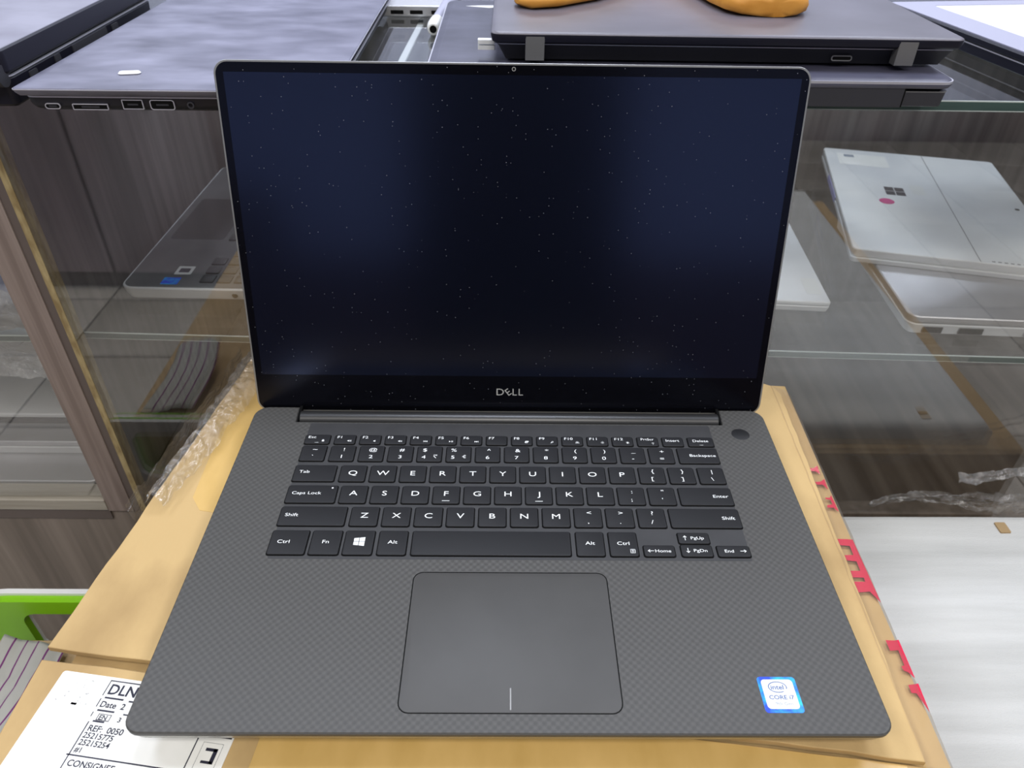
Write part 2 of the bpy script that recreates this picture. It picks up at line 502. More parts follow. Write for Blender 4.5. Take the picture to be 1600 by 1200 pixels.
# dark cabinet added behind the viewer so its reflection darkens the glass
sc_ = thing('storage_cabinet', 'tall dark brown storage cabinet standing behind the viewer', 'cabinet', (-1450, -1450, -FLOOR))
part('carcass', MB().box(-700, 720, -270, 280, 0.5, 1180, b=4), 'store', sc_)
for k in range(3):
    d_ = part('door', MB().box(-690 + k * 470, -230 + k * 470, 280, 298, 60, 1160, b=3), 'store_door', sc_)
    part('handle', MB().box(-470 + k * 470, -450 + k * 470, 298, 312, 560, 700, b=2), 'alu', d_)
part('card', MB().box(330, 520, 298, 300, 960, 1010), 'stk_white', sc_, 'white card on the door')

# ------------------------------------------------------------------ display cabinet
YG = 353.0      # front face of the cabinet
ZT = 181.7      # top of the counter glass
ZS = -35.5      # top of the glass shelves
XL, XR, YB = -1150, 950, 780
cab = thing('display_cabinet', 'grey wood-laminate display cabinet with glass front behind the open laptop', 'cabinet', (0, YG, -FLOOR))
def C(x, y, z):
    return (x, y - YG, z + FLOOR)
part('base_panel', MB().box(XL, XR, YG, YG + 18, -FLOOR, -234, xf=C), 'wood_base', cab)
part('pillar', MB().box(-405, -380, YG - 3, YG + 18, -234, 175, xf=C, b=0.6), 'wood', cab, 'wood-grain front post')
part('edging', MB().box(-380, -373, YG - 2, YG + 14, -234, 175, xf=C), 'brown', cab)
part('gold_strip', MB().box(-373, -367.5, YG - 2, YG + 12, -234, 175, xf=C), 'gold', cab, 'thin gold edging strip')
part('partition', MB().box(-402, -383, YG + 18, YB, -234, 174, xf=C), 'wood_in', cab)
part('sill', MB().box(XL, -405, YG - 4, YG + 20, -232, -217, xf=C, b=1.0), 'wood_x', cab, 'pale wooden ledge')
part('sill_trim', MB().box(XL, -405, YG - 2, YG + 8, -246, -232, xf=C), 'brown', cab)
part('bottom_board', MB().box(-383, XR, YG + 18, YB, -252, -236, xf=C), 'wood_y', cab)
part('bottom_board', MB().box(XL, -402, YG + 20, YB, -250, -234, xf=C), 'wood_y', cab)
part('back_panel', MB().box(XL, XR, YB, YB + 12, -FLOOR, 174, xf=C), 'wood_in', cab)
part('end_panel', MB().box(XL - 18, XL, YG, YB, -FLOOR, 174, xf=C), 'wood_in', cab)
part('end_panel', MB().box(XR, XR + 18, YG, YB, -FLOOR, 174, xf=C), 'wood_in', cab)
part('front_pane', MB().box(-367, XR, YG - 2, YG + 2, -236, 174.5, xf=C), 'pane', cab, 'reflective glass front')
part('front_pane', MB().box(XL, -405.5, YG, YG + 3, -217, 174.5, xf=C), 'pane', cab)

def glass_sheet(name, label, x0, x1, y0, y1, zt, th, loc, rot, mat):
    t = thing(name, label, 'glass shelf' if 'shelf' in name else 'glass top', loc, rot)
    f = lambda x, y, z: (x - loc[0], y - loc[1], z - loc[2])
    part('sheet', MB().box(x0, x1, y0 + 1.0, y1, zt - th, zt, xf=f), mat, t)
    part('front_edge', MB().box(x0, x1, y0, y0 + 0.9, zt - th, zt - 0.8, xf=f), 'glass_edge', t, 'green tinted cut edge')
    part('arris', MB().box(x0, x1, y0 + 0.1, y0 + 1.0, zt - 0.8, zt, xf=f), 'edge_light', t)
    part('arris', MB().box(x0, x1, y0 + 0.1, y0 + 1.0, zt - th - 0.6, zt - th, xf=f), 'edge_light', t)
    return t
glass_sheet('glass_countertop', 'dark greenish glass counter top carrying the stacked black laptops', XL, XR, YG - 1, YB + 10, ZT, 6.5, (0, YG, ZT - 6.5), 0, 'top_glass')
glass_sheet('glass_shelf', 'green edged glass shelf behind the open laptop, right of the wooden post', -382 , 470, 368, 760, ZS, 6.0, (0, 368, ZS - 6), -1.85, 'shelf_glass')
glass_sheet('glass_shelf', 'glass shelf in the cabinet bay at the far left edge', -1100, -404, 374, 760, ZS, 6.0, (-404, 374, ZS - 6), 0, 'shelf_glass')
# ------------------------------------------------------------------ open laptop
lap = thing('laptop', 'open black laptop with dark screen and carbon-weave palm rest on the cardboard box', 'laptop', (0, 0, -17))
def D(x, y, z):
    return (x, y, z + 17)
def arc(cx, cy, r, a0, a1, n=6):
    return [(cx + r * math.cos(R(a0 + (a1 - a0) * i / n)), cy + r * math.sin(R(a0 + (a1 - a0) * i / n))) for i in range(n + 1)]
HW, DP = 178.5, 235.0
outline = arc(HW - 8, 8, 8, -90, 0) + arc(HW - 9, DP - 9, 9, 0, 90) + [(148.5, DP), (147.5, 219.2), (-147.5, 219.2), (-148.5, DP)] + arc(-HW + 9, DP - 9, 9, 90, 180) + arc(-HW + 8, 8, 8, 180, 270)
part('palm_rest', MB().poly(outline, [(-3.4, 0.8), (-2.6, 0.1), (-0.7, 0.0), (0.0, 0.7)], xf=D), 'weave', lap, 'black carbon-weave palm rest and deck')
ch = part('chassis', MB().rr(-HW + 0.8, HW - 0.8, 0.8, 218.6, 8, [(-13.5, 9), (-12.5, 4.5), (-8, 1.2), (-3.4, 0)], xf=D), 'alu', lap, 'silver aluminium underside')
part('chassis_rear', MB().rr(-HW + 0.8, HW - 0.8, 218.6, 234, 0, [(-13.5, 2), (-12, 0)], xf=D), 'alu', lap)
for fy in (22, 205):
    part('rubber_foot', MB().rr(-140, 140, fy - 4, fy + 4, 4, [(-17, 0.6), (-16.4, 0), (-12.5, 0)], xf=D), 'gap', lap)
part('keyboard_surround', MB().rr(-137.0, 137.6, 100.3, 217.6, 1.0, [(-0.4, 0), (0.07, 0)], xf=D), 'soft_black', lap, 'smooth black keyboard surround')
part('trackpad_gap', MB().rr(-53.6, 53.6, 9.6, 91.6, 5.6, [(-0.4, 0), (0.05, 0)], xf=D), 'gap', lap)
tp = part('trackpad', MB().rr(-53.0, 53.0, 10.2, 91.0, 5.0, [(-0.4, 0), (0.06, 0), (0.12, 0.2)], xf=D), 'pad', lap, 'smooth black trackpad')
part('divider_line', MB().rr(-0.3, 0.3, 11.6, 22.6, 0, [(0.10, 0), (0.17, 0)], xf=D), 'grey_mark', tp)
pb = part('power_button', MB().rr(151.6, 163.8, 203.6, 214.6, 6.1, [(-0.4, 0), (0.05, 0), (0.25, 0.5)], xf=D, n=8), ['keycap'], lap, 'round black power button')
# keyboard
ROWS = {'F': (195.7, 204.7), 'N': (179.3, 193.9), 'Q': (160.8, 175.3), 'A': (142.4, 157.2), 'Z': (124.2, 139.4), 'C': (102.7, 120.6)}
ZK = 1.0
def icon(mb, kind, x, y, s, z):
    def q(pts):
        mb.add([(x + a * s, y + b * s, z) for a, b in pts], [tuple(range(len(pts)))], xf=D)
    def bx(a0, a1, b0, b1):
        q([(a0, b0), (a1, b0), (a1, b1), (a0, b1)])
    tri_r = lambda o: q([(o - .3, -.5), (o + .4, 0), (o - .3, .5)])
    tri_l = lambda o: q([(o + .3, -.5), (o + .3, .5), (o - .4, 0)])
    if kind == 'spk':
        bx(-.7, -.3, -.25, .25); q([(-.3, -.25), (.15, -.55), (.15, .55), (-.3, .25)])
    elif kind == 'mute':
        bx(-.9, -.5, -.25, .25); q([(-.5, -.25), (-.05, -.55), (-.05, .55), (-.5, .25)]); q([(.2, -.4), (.35, -.5), (.9, .4), (.75, .5)]); q([(.75, -.5), (.9, -.4), (.35, .5), (.2, .4)])
    elif kind == 'loud':
        bx(-.9, -.5, -.25, .25); q([(-.5, -.25), (-.05, -.55), (-.05, .55), (-.5, .25)]); bx(.2, .35, -.35, .35); bx(.55, .7, -.5, .5)
    elif kind == 'prev':
        bx(-1.0, -.85, -.5, .5); tri_l(-.35); tri_l(.45)
    elif kind == 'next':
        tri_r(-.45); tri_r(.35); bx(.85, 1.0, -.5, .5)
    elif kind == 'play':
        tri_r(-.5); bx(.2, .4, -.5, .5); bx(.65, .85, -.5, .5)
    elif kind == 'lock':
        bx(-.5, .5, -.5, .3); bx(-.35, -.2, .3, .75); bx(.2, .35, .3, .75); bx(-.35, .35, .65, .8)
    elif kind == 'proj':
        bx(-.9, .5, -.6, -.3); bx(-.6, .8, .0, .7); bx(-.8, -.6, -.3, .4)
    elif kind == 'find':
        o = [(.2 + .45 * math.cos(a * .7854), .2 + .45 * math.sin(a * .7854)) for a in range(8)]
        i_ = [(.2 + .27 * math.cos(a * .7854), .2 + .27 * math.sin(a * .7854)) for a in range(8)]
        for a in range(8):
            b = (a + 1) % 8
            q([i_[a], o[a], o[b], i_[b]])
        q([(-.2, 0), (-.7, -.5), (-.55, -.65), (0, -.2)])
    elif kind in ('sun', 'sun2', 'kbl'):
        r0 = .25 if kind != 'sun2' else .38
        q([(r0 * math.cos(a * .7854), r0 * math.sin(a * .7854)) for a in range(8)])
        for a in range(8):
            if kind == 'kbl' and a > 4:
                continue
            c, s_ = math.cos(a * .7854), math.sin(a * .7854)
            q([(.45 * c - .07 * s_, .45 * s_ + .07 * c), (.45 * c + .07 * s_, .45 * s_ - .07 * c), (.75 * c + .07 * s_, .75 * s_ - .07 * c), (.75 * c - .07 * s_, .75 * s_ + .07 * c)])
        if kind == 'kbl':
            bx(-.9, .9, -.5, -.32)
    elif kind == 'ant':
        bx(-.08, .08, -.8, .5); bx(-.45, .45, .42, .56); bx(-.6, -.46, .0, .56); bx(.46, .6, .0, .56)
    elif kind == 'win':
        for a0, a1, s0, s1 in ((-1.0, -.06, .82, .93), (.06, 1.1, .95, 1.08)):
            q([(a0, .06), (a1, .06), (a1, s1), (a0, s0)]); q([(a0, -s0), (a1, -s1), (a1, -.06), (a0, -.06)])
    elif kind == 'menu':
        for a0, a1, b0, b1 in ((-.7, .7, .6, .72), (-.7, .7, -.72, -.6), (-.7, -.58, -.72, .72), (.58, .7, -.72, .72), (-.35, .35, .3, .42), (-.35, .35, .0, .12), (-.35, .35, -.35, -.2)):
            bx(a0, a1, b0, b1)
    elif kind in ('L', 'U', 'Dn', 'R'):
        k = {'R': 0, 'U': 1, 'L': 2, 'Dn': 3}[kind]
        rt = lambda a, b: [(a, b), (-b, a), (-a, -b), (b, -a)][k]
        q([rt(-.9, -.09), rt(.7, -.09), rt(.7, .09), rt(-.9, .09)])
        q([rt(.9, 0), rt(.3, .55), rt(.15, .42), rt(.6, 0)]); q([rt(.9, 0), rt(.6, 0), rt(.15, -.42), rt(.3, -.55)])
    elif kind == 'dot':
        q([(.5 * math.cos(a * .7854), .5 * math.sin(a * .7854)) for a in range(8)])
    elif kind == 'bar':
        bx(-1.2, 1.2, -.1, .1)
    elif kind == 'rup':
        bx(-.6, .6, .65, .8); bx(-.6, .6, .3, .45); q([(-.6, .3), (.1, .3), (.3, .5), (.1, .75), (0, .7), (.15, .5), (0, .42)]); q([(-.5, .3), (.35, -.8), (.1, -.8), (-.7, .2)])
    elif kind == 'eur':
        pts = [(.55 * math.cos(R(a)) + .1, .75 * math.sin(R(a))) for a in range(50, 311, 26)]
        inn = [(.36 * math.cos(R(a)) + .1, .56 * math.sin(R(a))) for a in range(50, 311, 26)]
        for a in range(len(pts) - 1):
            q([pts[a], pts[a + 1], inn[a + 1], inn[a]])
        bx(-.75, .3, .1, .22); bx(-.75, .3, -.2, -.08)

def key(x0, x1, row, items=(), y=None):
    y0, y1 = y or ROWS[row]
    mb = MB().rr(x0 - .55, x1 + .55, y0 - .55, y1 + .55, 1.6, [(0.0, 0), (0.10, 0), (0.11, 0.5)], mi=1, xf=D, n=3)
    mb.rr(x0, x1, y0, y1, 1.4, [(0.1, -0.05), (ZK - 0.25, 0.0), (ZK - 0.05, 0.18), (ZK, 0.5)], mi=0, xf=D, n=3)
    k = part('key', mb, ['keycap', 'gap'], lap)
    if items:
        lm = MB()
        for it in items:
            w, h = x1 - x0, y1 - y0
            if it[0] == 'i':
                icon(lm, it[1], x0 + w * it[2], y0 + h * it[3], it[4], ZK + .06)
            else:
                lm.text(it[1], x0 + w * it[2], y0 + h * it[3], it[4], it[5] if len(it) > 5 else 1.3, it[6] if len(it) > 6 else 'c', z=ZK + .06, xf=D)
        part('legend', lm, 'legend', k)
    return k
def fk(label, ic=None):
    it = [('t', label, .12, .72, 3.3, 1.25, 'l')]
    if ic:
        it.append(('i', ic, .74, .32, 1.5))
    return it
key(-137.0, -120.6, 'F', fk('Esc', 'lock') + [('i', 'bar', .5, .12, 1.0)])
names = [('F1', 'mute'), ('F2', 'spk'), ('F3', 'loud'), ('F4', 'prev'), ('F5', 'play'), ('F6', 'next'), ('F7', None), ('F8', 'proj'), ('F9', 'find'), ('F10', 'kbl'), ('F11', 'sun'), ('F12', 'sun2'), ('PrtScr', 'ant'), ('Insert', None)]
for i, (n_, ic) in enumerate(names):
    x = -117.3 + 16.92 * i
    it = fk(n_, ic)
    if n_ == 'Insert':
        it = [('t', n_, .5, .6, 3.3, 1.2)]
    if n_ == 'PrtScr':
        it = [('t', n_, .5, .72, 3.1, 1.15), ('i', 'ant', .74, .26, 1.3)]
    key(x, x + 13.7, 'F', it)
key(119.9, 136.8, 'F', [('t', 'Delete', .5, .58, 3.3, 1.2), ('i', 'bar', .5, .12, 1.0)])
def two(a, b):
    return [('t', a, .55, .74, 4.2, 1.35), ('t', b, .5, .28, 4.2, 1.35)]
nums = [('~', '`'), ('!', '1'), ('@', '2'), ('#', '3'), ('$', '4'), ('%', '5'), ('^', '6'), ('&', '7'), ('*', '8'), ('(', '9'), (')', '0'), ('_', '-'), ('+', '=')]
for i, (a, b) in enumerate(nums):
    x = -136.9 + 19.05 * i
    it = two(a, b)
    if b in '45':
        it = [('t', a, .3, .74, 4.2, 1.35), ('t', b, .27, .28, 4.2, 1.35), ('i', 'rup' if b == '4' else 'eur', .75, .32, 2.0)]
    key(x, x + 15.9, 'N', it)
key(110.9, 137.1, 'N', [('t', 'Backspace', .94, .5, 3.4, 1.25, 'r')])
key(-137.2, -111.0, 'Q', [('t', 'Tab', .12, .58, 3.4, 1.3, 'l')])
for i, c in enumerate('QWERTYUIOP'):
    key(-108.0 + 19.05 * i, -91.8 + 19.05 * i, 'Q', [('t', c, .5, .52, 5.6, 1.35)])
for i, (a, b) in enumerate((('{', '['), ('}', ']'), ('|', '\\'))):
    x = 82.5 + 19.05 * i
    key(x, x + 16.3, 'Q', two(a, b))
key(-137.4, -107.2, 'A', [('t', 'Caps Lock', .1, .55, 3.4, 1.25, 'l'), ('i', 'dot', .9, .84, 1.2)])
for i, c in enumerate('ASDFGHJKL'):
    x = -104.7 + 19.05 * i
    it = [('t', c, .5, .56, 5.6, 1.35)]
    if c in 'FJ':
        it.append(('i', 'bar', .5, .15, 1.9))
    key(x, x + 16.3, 'A', it)
for i, (a, b) in enumerate(((':', ';'), ('"', "'"))):
    x = 66.8 + 19.05 * i
    key(x, x + 16.3, 'A', two(a, b))
key(105.0, 137.5, 'A', [('t', 'Enter', .93, .5, 3.4, 1.3, 'r')])
key(-137.5, -98.2, 'Z', [('t', 'Shift', .08, .55, 3.5, 1.3, 'l')])
for i, c in enumerate('ZXCVBNM'):
    x = -95.2 + 19.1 * i
    key(x, x + 16.3, 'Z', [('t', c, .5, .54, 5.6, 1.35)])
for i, (a, b) in enumerate((('<', ','), ('>', '.'), ('?', '/'))):
    x = 38.5 + 19.1 * i
    key(x, x + 16.3, 'Z', two(a, b))
key(95.9, 138.0, 'Z', [('t', 'Shift', .93, .5, 3.5, 1.3, 'r')])
key(-138.2, -117.0, 'C', [('t', 'Ctrl', .2, .52, 3.5, 1.3, 'l')])
key(-114.7, -97.8, 'C', [('t', 'Fn', .5, .52, 3.5, 1.3)])
key(-95.5, -78.8, 'C', [('i', 'win', .5, .53, 3.0)])
key(-75.9, -59.6, 'C', [('t', 'Alt', .5, .52, 3.5, 1.3)])
key(-56.6, 34.8, 'C')
key(38.2, 54.2, 'C', [('t', 'Alt', .5, .52, 3.5, 1.3)])
key(57.3, 73.5, 'C', [('t', 'Ctrl', .5, .52, 3.5, 1.3), ('i', 'menu', .8, .2, 2.0)])
key(76.7, 94.4, 'C', [('i', 'L', .22, .48, 2.0), ('t', 'Home', .62, .48, 3.0, 1.25)], y=(102.7, 110.8))
key(98.0, 116.0, 'C', [('i', 'U', .22, .5, 2.0), ('t', 'PgUp', .62, .5, 3.0, 1.25)], y=(112.2, 120.4))
key(98.2, 116.0, 'C', [('i', 'Dn', .22, .5, 2.0), ('t', 'PgDn', .62, .5, 3.0, 1.25)], y=(102.7, 111.3))
key(119.0, 137.6, 'C', [('t', 'End', .36, .5, 3.0, 1.25), ('i', 'R', .8, .5, 2.0)], y=(102.7, 110.8))
# processor sticker
st = part('processor_sticker', MB().rr(120.6, 139.2, 10.6, 29.0, 1.6, [(0.0, 0), (0.12, 0)], xf=D), 'stk_blue', lap, 'blue and white processor sticker')
part('sticker_face', MB().rr(122.2, 137.6, 12.5, 27.6, 1.8, [(0.10, 0), (0.16, 0)], xf=D), 'stk_white', st)
sp_ = MB()
ring_o = [(129.6 + 4.6 * math.cos(R(a)), 23.6 + 2.9 * math.sin(R(a))) for a in range(-20, 306, 12)]
ring_i = [(129.6 + 4.15 * math.cos(R(a)), 23.6 + 2.5 * math.sin(R(a))) for a in range(-20, 306, 12)]
for a in range(len(ring_o) - 1):
    sp_.add([(*p, 0.20) for p in (ring_i[a], ring_o[a], ring_o[a + 1], ring_i[a + 1])], [(0, 1, 2, 3)], xf=D)
sp_.text('intel', 129.4, 23.6, 3.4, 1.1, z=0.2, xf=D, bold=0.015).text('CORE i7', 130.2, 18.4, 2.9, 1.15, z=0.2, xf=D, bold=0.015)
part('sticker_print', sp_, 'stk_print', st)
part('sticker_print', MB().text('9th Gen', 130.6, 15.2, 2.2, 1.15, z=0.2, xf=D), 'stk_grey', st)
part('hinge_recess', MB().box(-148.6, 148.6, 218.7, 238, -12, -10.6, xf=D), 'gap', lap)
for hx in (-147.7, 147.7):
    part('hinge_end', MB().box(hx - 0.9, hx + 0.9, 219.0, 238, -10.6, -0.5, xf=D), 'gap', lap)
# hinge barrel
cyl = []
for x, rr_ in ((-146.3, 5.4), (-145.7, 6.0), (145.7, 6.0), (146.3, 5.4)):
    cyl.append([(x, 226.6 + rr_ * math.cos(2 * math.pi * k / 32), -4.4 + rr_ * math.sin(2 * math.pi * k / 32)) for k in range(32)])
part('hinge_barrel', MB().rings(cyl, xf=D), 'hinge', lap, 'satin black hinge barrel')
# lid
LA = 1.3195
LY, LZ = 242.82, 22.81
def L(x, h, n):
    return D(x, LY + h * math.cos(LA) - n * math.sin(LA), LZ + h * math.sin(LA) + n * math.cos(LA))
HB, HT = -28.2, 201.0
lid = part('lid', MB().rr(-HW, HW, HB, HT, 8.5, [(-6.0, 3.0), (-5.4, 1.0), (-3.5, 0.1), (-0.3, 0.0), (0.0, 0.25), (0.0, 1.2)], xf=L, n=8), 'rim', lap, 'lid with thin grey metal rim')
bez = part('bezel_glass', MB().rr(-HW + 1.15, HW - 1.15, HB + 1.15, HT - 1.15, 7.4, [(-0.4, 0), (0.04, 0)], xf=L, n=8), 'bezel', lid, 'glossy black edge-to-edge glass')
part('display_area', MB().rr(-172.7, 172.7, 0, 194.3, 0, [(0.0, 0), (0.07, 0)], xf=L), 'display', lid, 'dark dusty switched-off display')
cm = MB().rr(-1.2, 1.2, 196.5, 198.9, 1.2, [(0.03, 0), (0.08, 0)], xf=L)
wc = part('webcam', cm, 'grey_mark', lid)
part('webcam_lens', MB().rr(-0.8, 0.8, 196.9, 198.5, 0.8, [(0.06, 0), (0.12, 0)], xf=L), 'gap', wc)
lg = MB().text('D', -6.9, -12.0, 7.4, 1.12, z=0.08, xf=L).text('E', -1.3, -12.0, 7.6, 0.95, rot=R(37), z=0.08, xf=L).text('L', 3.3, -12.0, 7.4, 1.0, z=0.08, xf=L).text('L', 7.6, -12.0, 7.4, 1.0, z=0.08, xf=L)
part('maker_logo', lg, 'logo', lid, 'silver maker name under the display')

# ------------------------------------------------------------------ cardboard box under the laptop
bx_ = thing('cardboard_box', 'opened tan cardboard box under the open laptop, with shipping label and red tape', 'box', (0, 0, -240))
def B(x, y, z):
    return (x, y, z + 240)
body = [(-248, -190), (205, -215), (220, 296), (-214, 322)]
mb = MB().poly(body, [(-239.5, 0), (-25, 0)], xf=B)
part('box_body', mb, 'card', bx_)
def jag(a, b, n, amp):
    return [(a[0] + (b[0] - a[0]) * i / n + random.uniform(-amp, amp), a[1] + (b[1] - a[1]) * i / n + random.uniform(-amp, amp)) for i in range(1, n)]
back = [(-244, 55)] + jag((-244, 55), (196, -4), 26, 0.7) + [(196, -4)] + jag((196, -4), (209, 276), 30, 0.4) + [(209, 276), (205, 286), (196, 291)] + jag((196, 291), (-208, 318), 24, 0.8) + [(-208, 318)] + jag((-208, 318), (-244, 55), 24, 0.5)
part('flap', MB().poly(back, [(-20.6, 0), (-20.4, 0), (-17.3, 0), (-17.0, 0.4)], xf=B), 'card', bx_, 'rear top flap of plain cardboard')
front = [(-250, -188), (203, -213)] + [(202, -5)] + jag((202, -5), (-246, 50), 24, 0.6) + [(-246, 50)]
part('flap', MB().poly(front, [(-25, 0), (-21.2, 0), (-20.7, 0.6)], xf=B), 'card', bx_, 'front top flap')
part('brown_tape', MB().poly([(-128, -60), (180, -100), (188, -4), (-118, 34)], [(-20.7, 0), (-20.45, 0)], xf=B), 'card_tape', bx_, 'strip of shiny brown tape')
part('brown_tape', MB().poly([(-204, 163), (-196, 152), (-180, 149), (-165, 143), (-120, 141), (-120, 300), (-199, 306), (-206, 230)], [(-17.0, 0), (-16.85, 0)], xf=B), 'card_tape', bx_)
# shipping label
LR = R(-8.0)
def LBL(u, v, z):          # u to the right, v downwards from the label's top left corner
    c, s_ = math.cos(LR), math.sin(LR)
    x, y = -231 + u * c + (-v) * -s_, 43.5 + u * s_ + (-v) * c
    return B(x, y, -20.4 + z)
lb = part('shipping_label', MB().rr(0, 102, 0, 150, 1.5, [(-0.3, 0), (0.0, 0)], xf=LBL), 'paper', bx_, 'white shipping label')
ln = MB()
def lbx(mb_, u0, u1, v0, v1, z=0.06):
    mb_.add([(u0, v0, z), (u1, v0, z), (u1, v1, z), (u0, v1, z)], [(3, 2, 1, 0)], xf=LBL)
for a in ((27, 84, 1.6, 2.2), (27, 27.5, 1.6, 10), (27, 84, 39.4, 40.1), (28, 28.6, 23.4, 60), (84.6, 85.2, 22, 120), (29, 39, 10.4, 11.3), (42, 48, 10.8, 11.6), (29, 38, 17.0, 17.9), (43, 47, 17.6, 18.3), (30, 36, 22.5, 23.4), (27.2, 27.7, 11.5, 16), (27.4, 27.9, 18.5, 21), (31.0, 37.8, 19.0, 19.3), (31.0, 37.8, 22.0, 22.4), (31, 31.4, 19, 22.2), (37.4, 37.8, 19, 22.2), (86, 101, 21.5, 22.2)):
    lbx(ln, *a)
for v0, v1 in ((27.5, 29), (33.5, 34.8), (37.6, 39.6), (45, 46.2), (50, 52)):
    lbx(ln, 91, 96.5, v0, v1)
for u0, u1, v0, v1 in ((95, 97, 27.5, 34.8), (91, 92, 37.6, 46.2)):
    lbx(ln, u0, u1, v0, v1)
for a in ((88.5, 98.5, 25, 25.15), (88.5, 88.65, 25, 60), (98.4, 98.55, 25, 60)):
    lbx(ln, *a)
part('label_lines', ln, 'ink', lb)
tx = MB()
flipv = lambda u, v, z: LBL(u, -v, z)
for s_, u, v, sz in (('DLN2', 29, 6.2, 7.6), ('Date  2', 29, 14.2, 4.3), ('EN', 32, 20.7, 3.4), ('3', 42, 20.8, 3.4), ('REF:  0050', 30, 26.4, 4.2), ('25215775', 29.5, 29.9, 3.9), ('25215254', 29.5, 33.4, 3.9), ('#1', 29.5, 37.0, 3.6), ('CONSIGNEE:', 30, 43.2, 4.2)):
    tx.text(s_, u, -v, sz, 1.0, 'l', z=0.07, xf=flipv, bold=0.022)
part('label_print', tx, 'ink', lb)
sm = MB()
for a in ((6, 20, 3, 15), (8, 22, 15, 17), (0.5, 6, 14.5, 16), (14, 17, 15.5, 16.6)):
    lbx(sm, *a, z=0.03)
part('label_smudge', sm, 'smudge', lb)
# clear tape with red print along the right hand edge
def edge_pt(t, o, z):      # along the right edge of the box, o outward
    return (205 + (220 - 205) * t + o, -215 + 511 * t, z)
ctp = MB().grid(60, 4, lambda u, v: B(*edge_pt(0.12 + 0.86 * u, [-16, -4, 0.8, 2.6, 3.0][int(round(v * 4))] + 0.5 * nz(u * 40, v * 3), [-16.6, -20.5, -24, -34, -60][int(round(v * 4))] + 0.4 * nz(u * 30, 5 + v))))
part('clear_tape', ctp, 'tape_clear', bx_, 'clear packing tape on the edge')
def red_comb(y0, y1, o_in, o_out, teeth):
    """one torn printed stroke: a bar along the edge with teeth pointing inward"""
    pts = [(y0, o_out), (y1, o_out)]
    for ta, tb, o in sorted(teeth, reverse=True):
        pts += [(tb, o_in), (tb + random.uniform(-1, 1), o), (ta + random.uniform(-1, 1), o), (ta, o_in)]
    v = [B(*edge_pt((yy + 215) / 511, oo + 0.3 * math.sin(yy), -22.6 + min(0, -0.25 * (oo + 4)))) for yy, oo in pts]
    part('red_print', MB().add(v, [tuple(range(len(v)))]), 'red', bx_, 'torn red lettering on the tape')
red_comb(90, 137, -4.0, 0.2, [(131, 136.5, -12), (119, 124, -10), (107, 112, -12), (97, 104, -14)])
red_comb(43, 66, -2.0, 1.4, [(59, 65, -7), (46, 50, -4)])
red_comb(24, 40, -2.2, 1.4, [(34, 39, -5)])
red_comb(10, 15, -2.0, 1.0, [])
red_comb(194, 203, -6.0, -3.0, [(197, 200, -10)])
red_comb(180, 190, -5.0, -2.0, [(184, 187, -9)])
red_comb(160, 175, -4.0, -1.5, [(163, 166, -8), (170, 172, -7)])

# ------------------------------------------------------------------ crumpled film on the box
def crumple(name, label, fn, nu, nv, amp, fr, seed, loc, mat='film'):
    def g(u, v):
        x, y, z = fn(u, v)
        a = amp
        q = Vector((u * fr[0], v * fr[1], seed))
        d = noise.noise_vector(q) * a * 0.8 + noise.noise_vector(q * 3.1) * a * 0.3
        r1 = abs(noise.noise(q * 1.7)) * a
        return (x + d.x - loc[0], y + d.y - loc[1], max(z + d.z + r1, getattr(crumple, 'floor', -1e9)) - loc[2])
    o = solo(name, MB().grid(nu, nv, g), mat, loc, label, 'plastic film', ang=20)
    return o
crumple.floor = -16.6
crumple('plastic_wrap', 'crumpled clear cling film over the rear left corner of the cardboard box',
        lambda u, v: ((-230 + 20 * v) + u * (14 + 22 * v) , 152 + 172 * v, -13 + 9 * math.sin(u * 3.1)), 40, 140, 3.4, (3, 14), 3.0, (-225, 160, -17))
crumple.floor = -1e9
crumple('plastic_wrap', 'clear film hanging down beside the rear left edge of the cardboard box',
        lambda u, v: (-241 + 22 * v - 5 * u, 152 + 172 * v, -14 - 62 * u), 14, 60, 4.0, (3, 16), 9.0, (-232, 160, -80))

# ------------------------------------------------------------------ chair, lower carton, cloth
chr_ = thing('plastic_chair', 'green plastic chair with white rim and a slotted backrest, at the lower left', 'chair', (-270, 40, -FLOOR))
def CH(x, y, z):
    return (x + 270, y - 40, z + FLOOR)
CHV = lambda x, z, y: CH(x, y, z)
out_ = rrect(-478, -236, -560, -215, 40, 8)
inn_ = rrect(-431, -263, -300, -232, 14, 8)
part('backrest', MB().frame(out_, inn_, 226, 233, xf=CHV), 'green', chr_)
part('rim', MB().frame(rrect(-481, -234, -562, -212, 42, 8), rrect(-433, -261, -298, -234, 14, 8), 233, 238, xf=CHV), 'white', chr_, 'white back shell and rim')
part('seat', MB().rr(-474, -60, -200, 232, 30, [(-440, 4), (-432, 0), (-421, 0), (-417, 4)], xf=CH), 'green', chr_)
for lx, ly in ((-450, -175), (-84, -175), (-450, 215), (-84, 215)):
    part('leg', MB().tube([(lx, ly, -FLOOR), (lx * 0.99 - 2, ly, -434)], [11, 14], 12, xf=CH), 'case_dark', chr_)
solo('carton', MB().box(-445, 200, -230, 206, -417, -240.5, xf=lambda x, y, z: (x + 120, y, z + 417), b=1.0), 'card_dark', (-120, 0, -417),
     'brown carton on the green chair, underneath the opened cardboard box', 'box')
cl = MB().grid(30, 30, lambda u, v: (-56 + 56 * u + 5 * math.sin(v * 4), -58 + 118 * v - 12 * u * v, 8.5 + 26 * (1 - v) * (0.4 + 0.6 * math.sin(u * 2.4)) + 4 * (0.5 + 0.5 * math.sin(u * 9 + v * 2)) + 3 * abs(nz(u * 4, v * 4))), uv=True)
co = solo('striped_cloth', cl, 'cloth', (-370, 143, -240), 'grey cloth with thin purple stripes by the green chair', 'cloth')
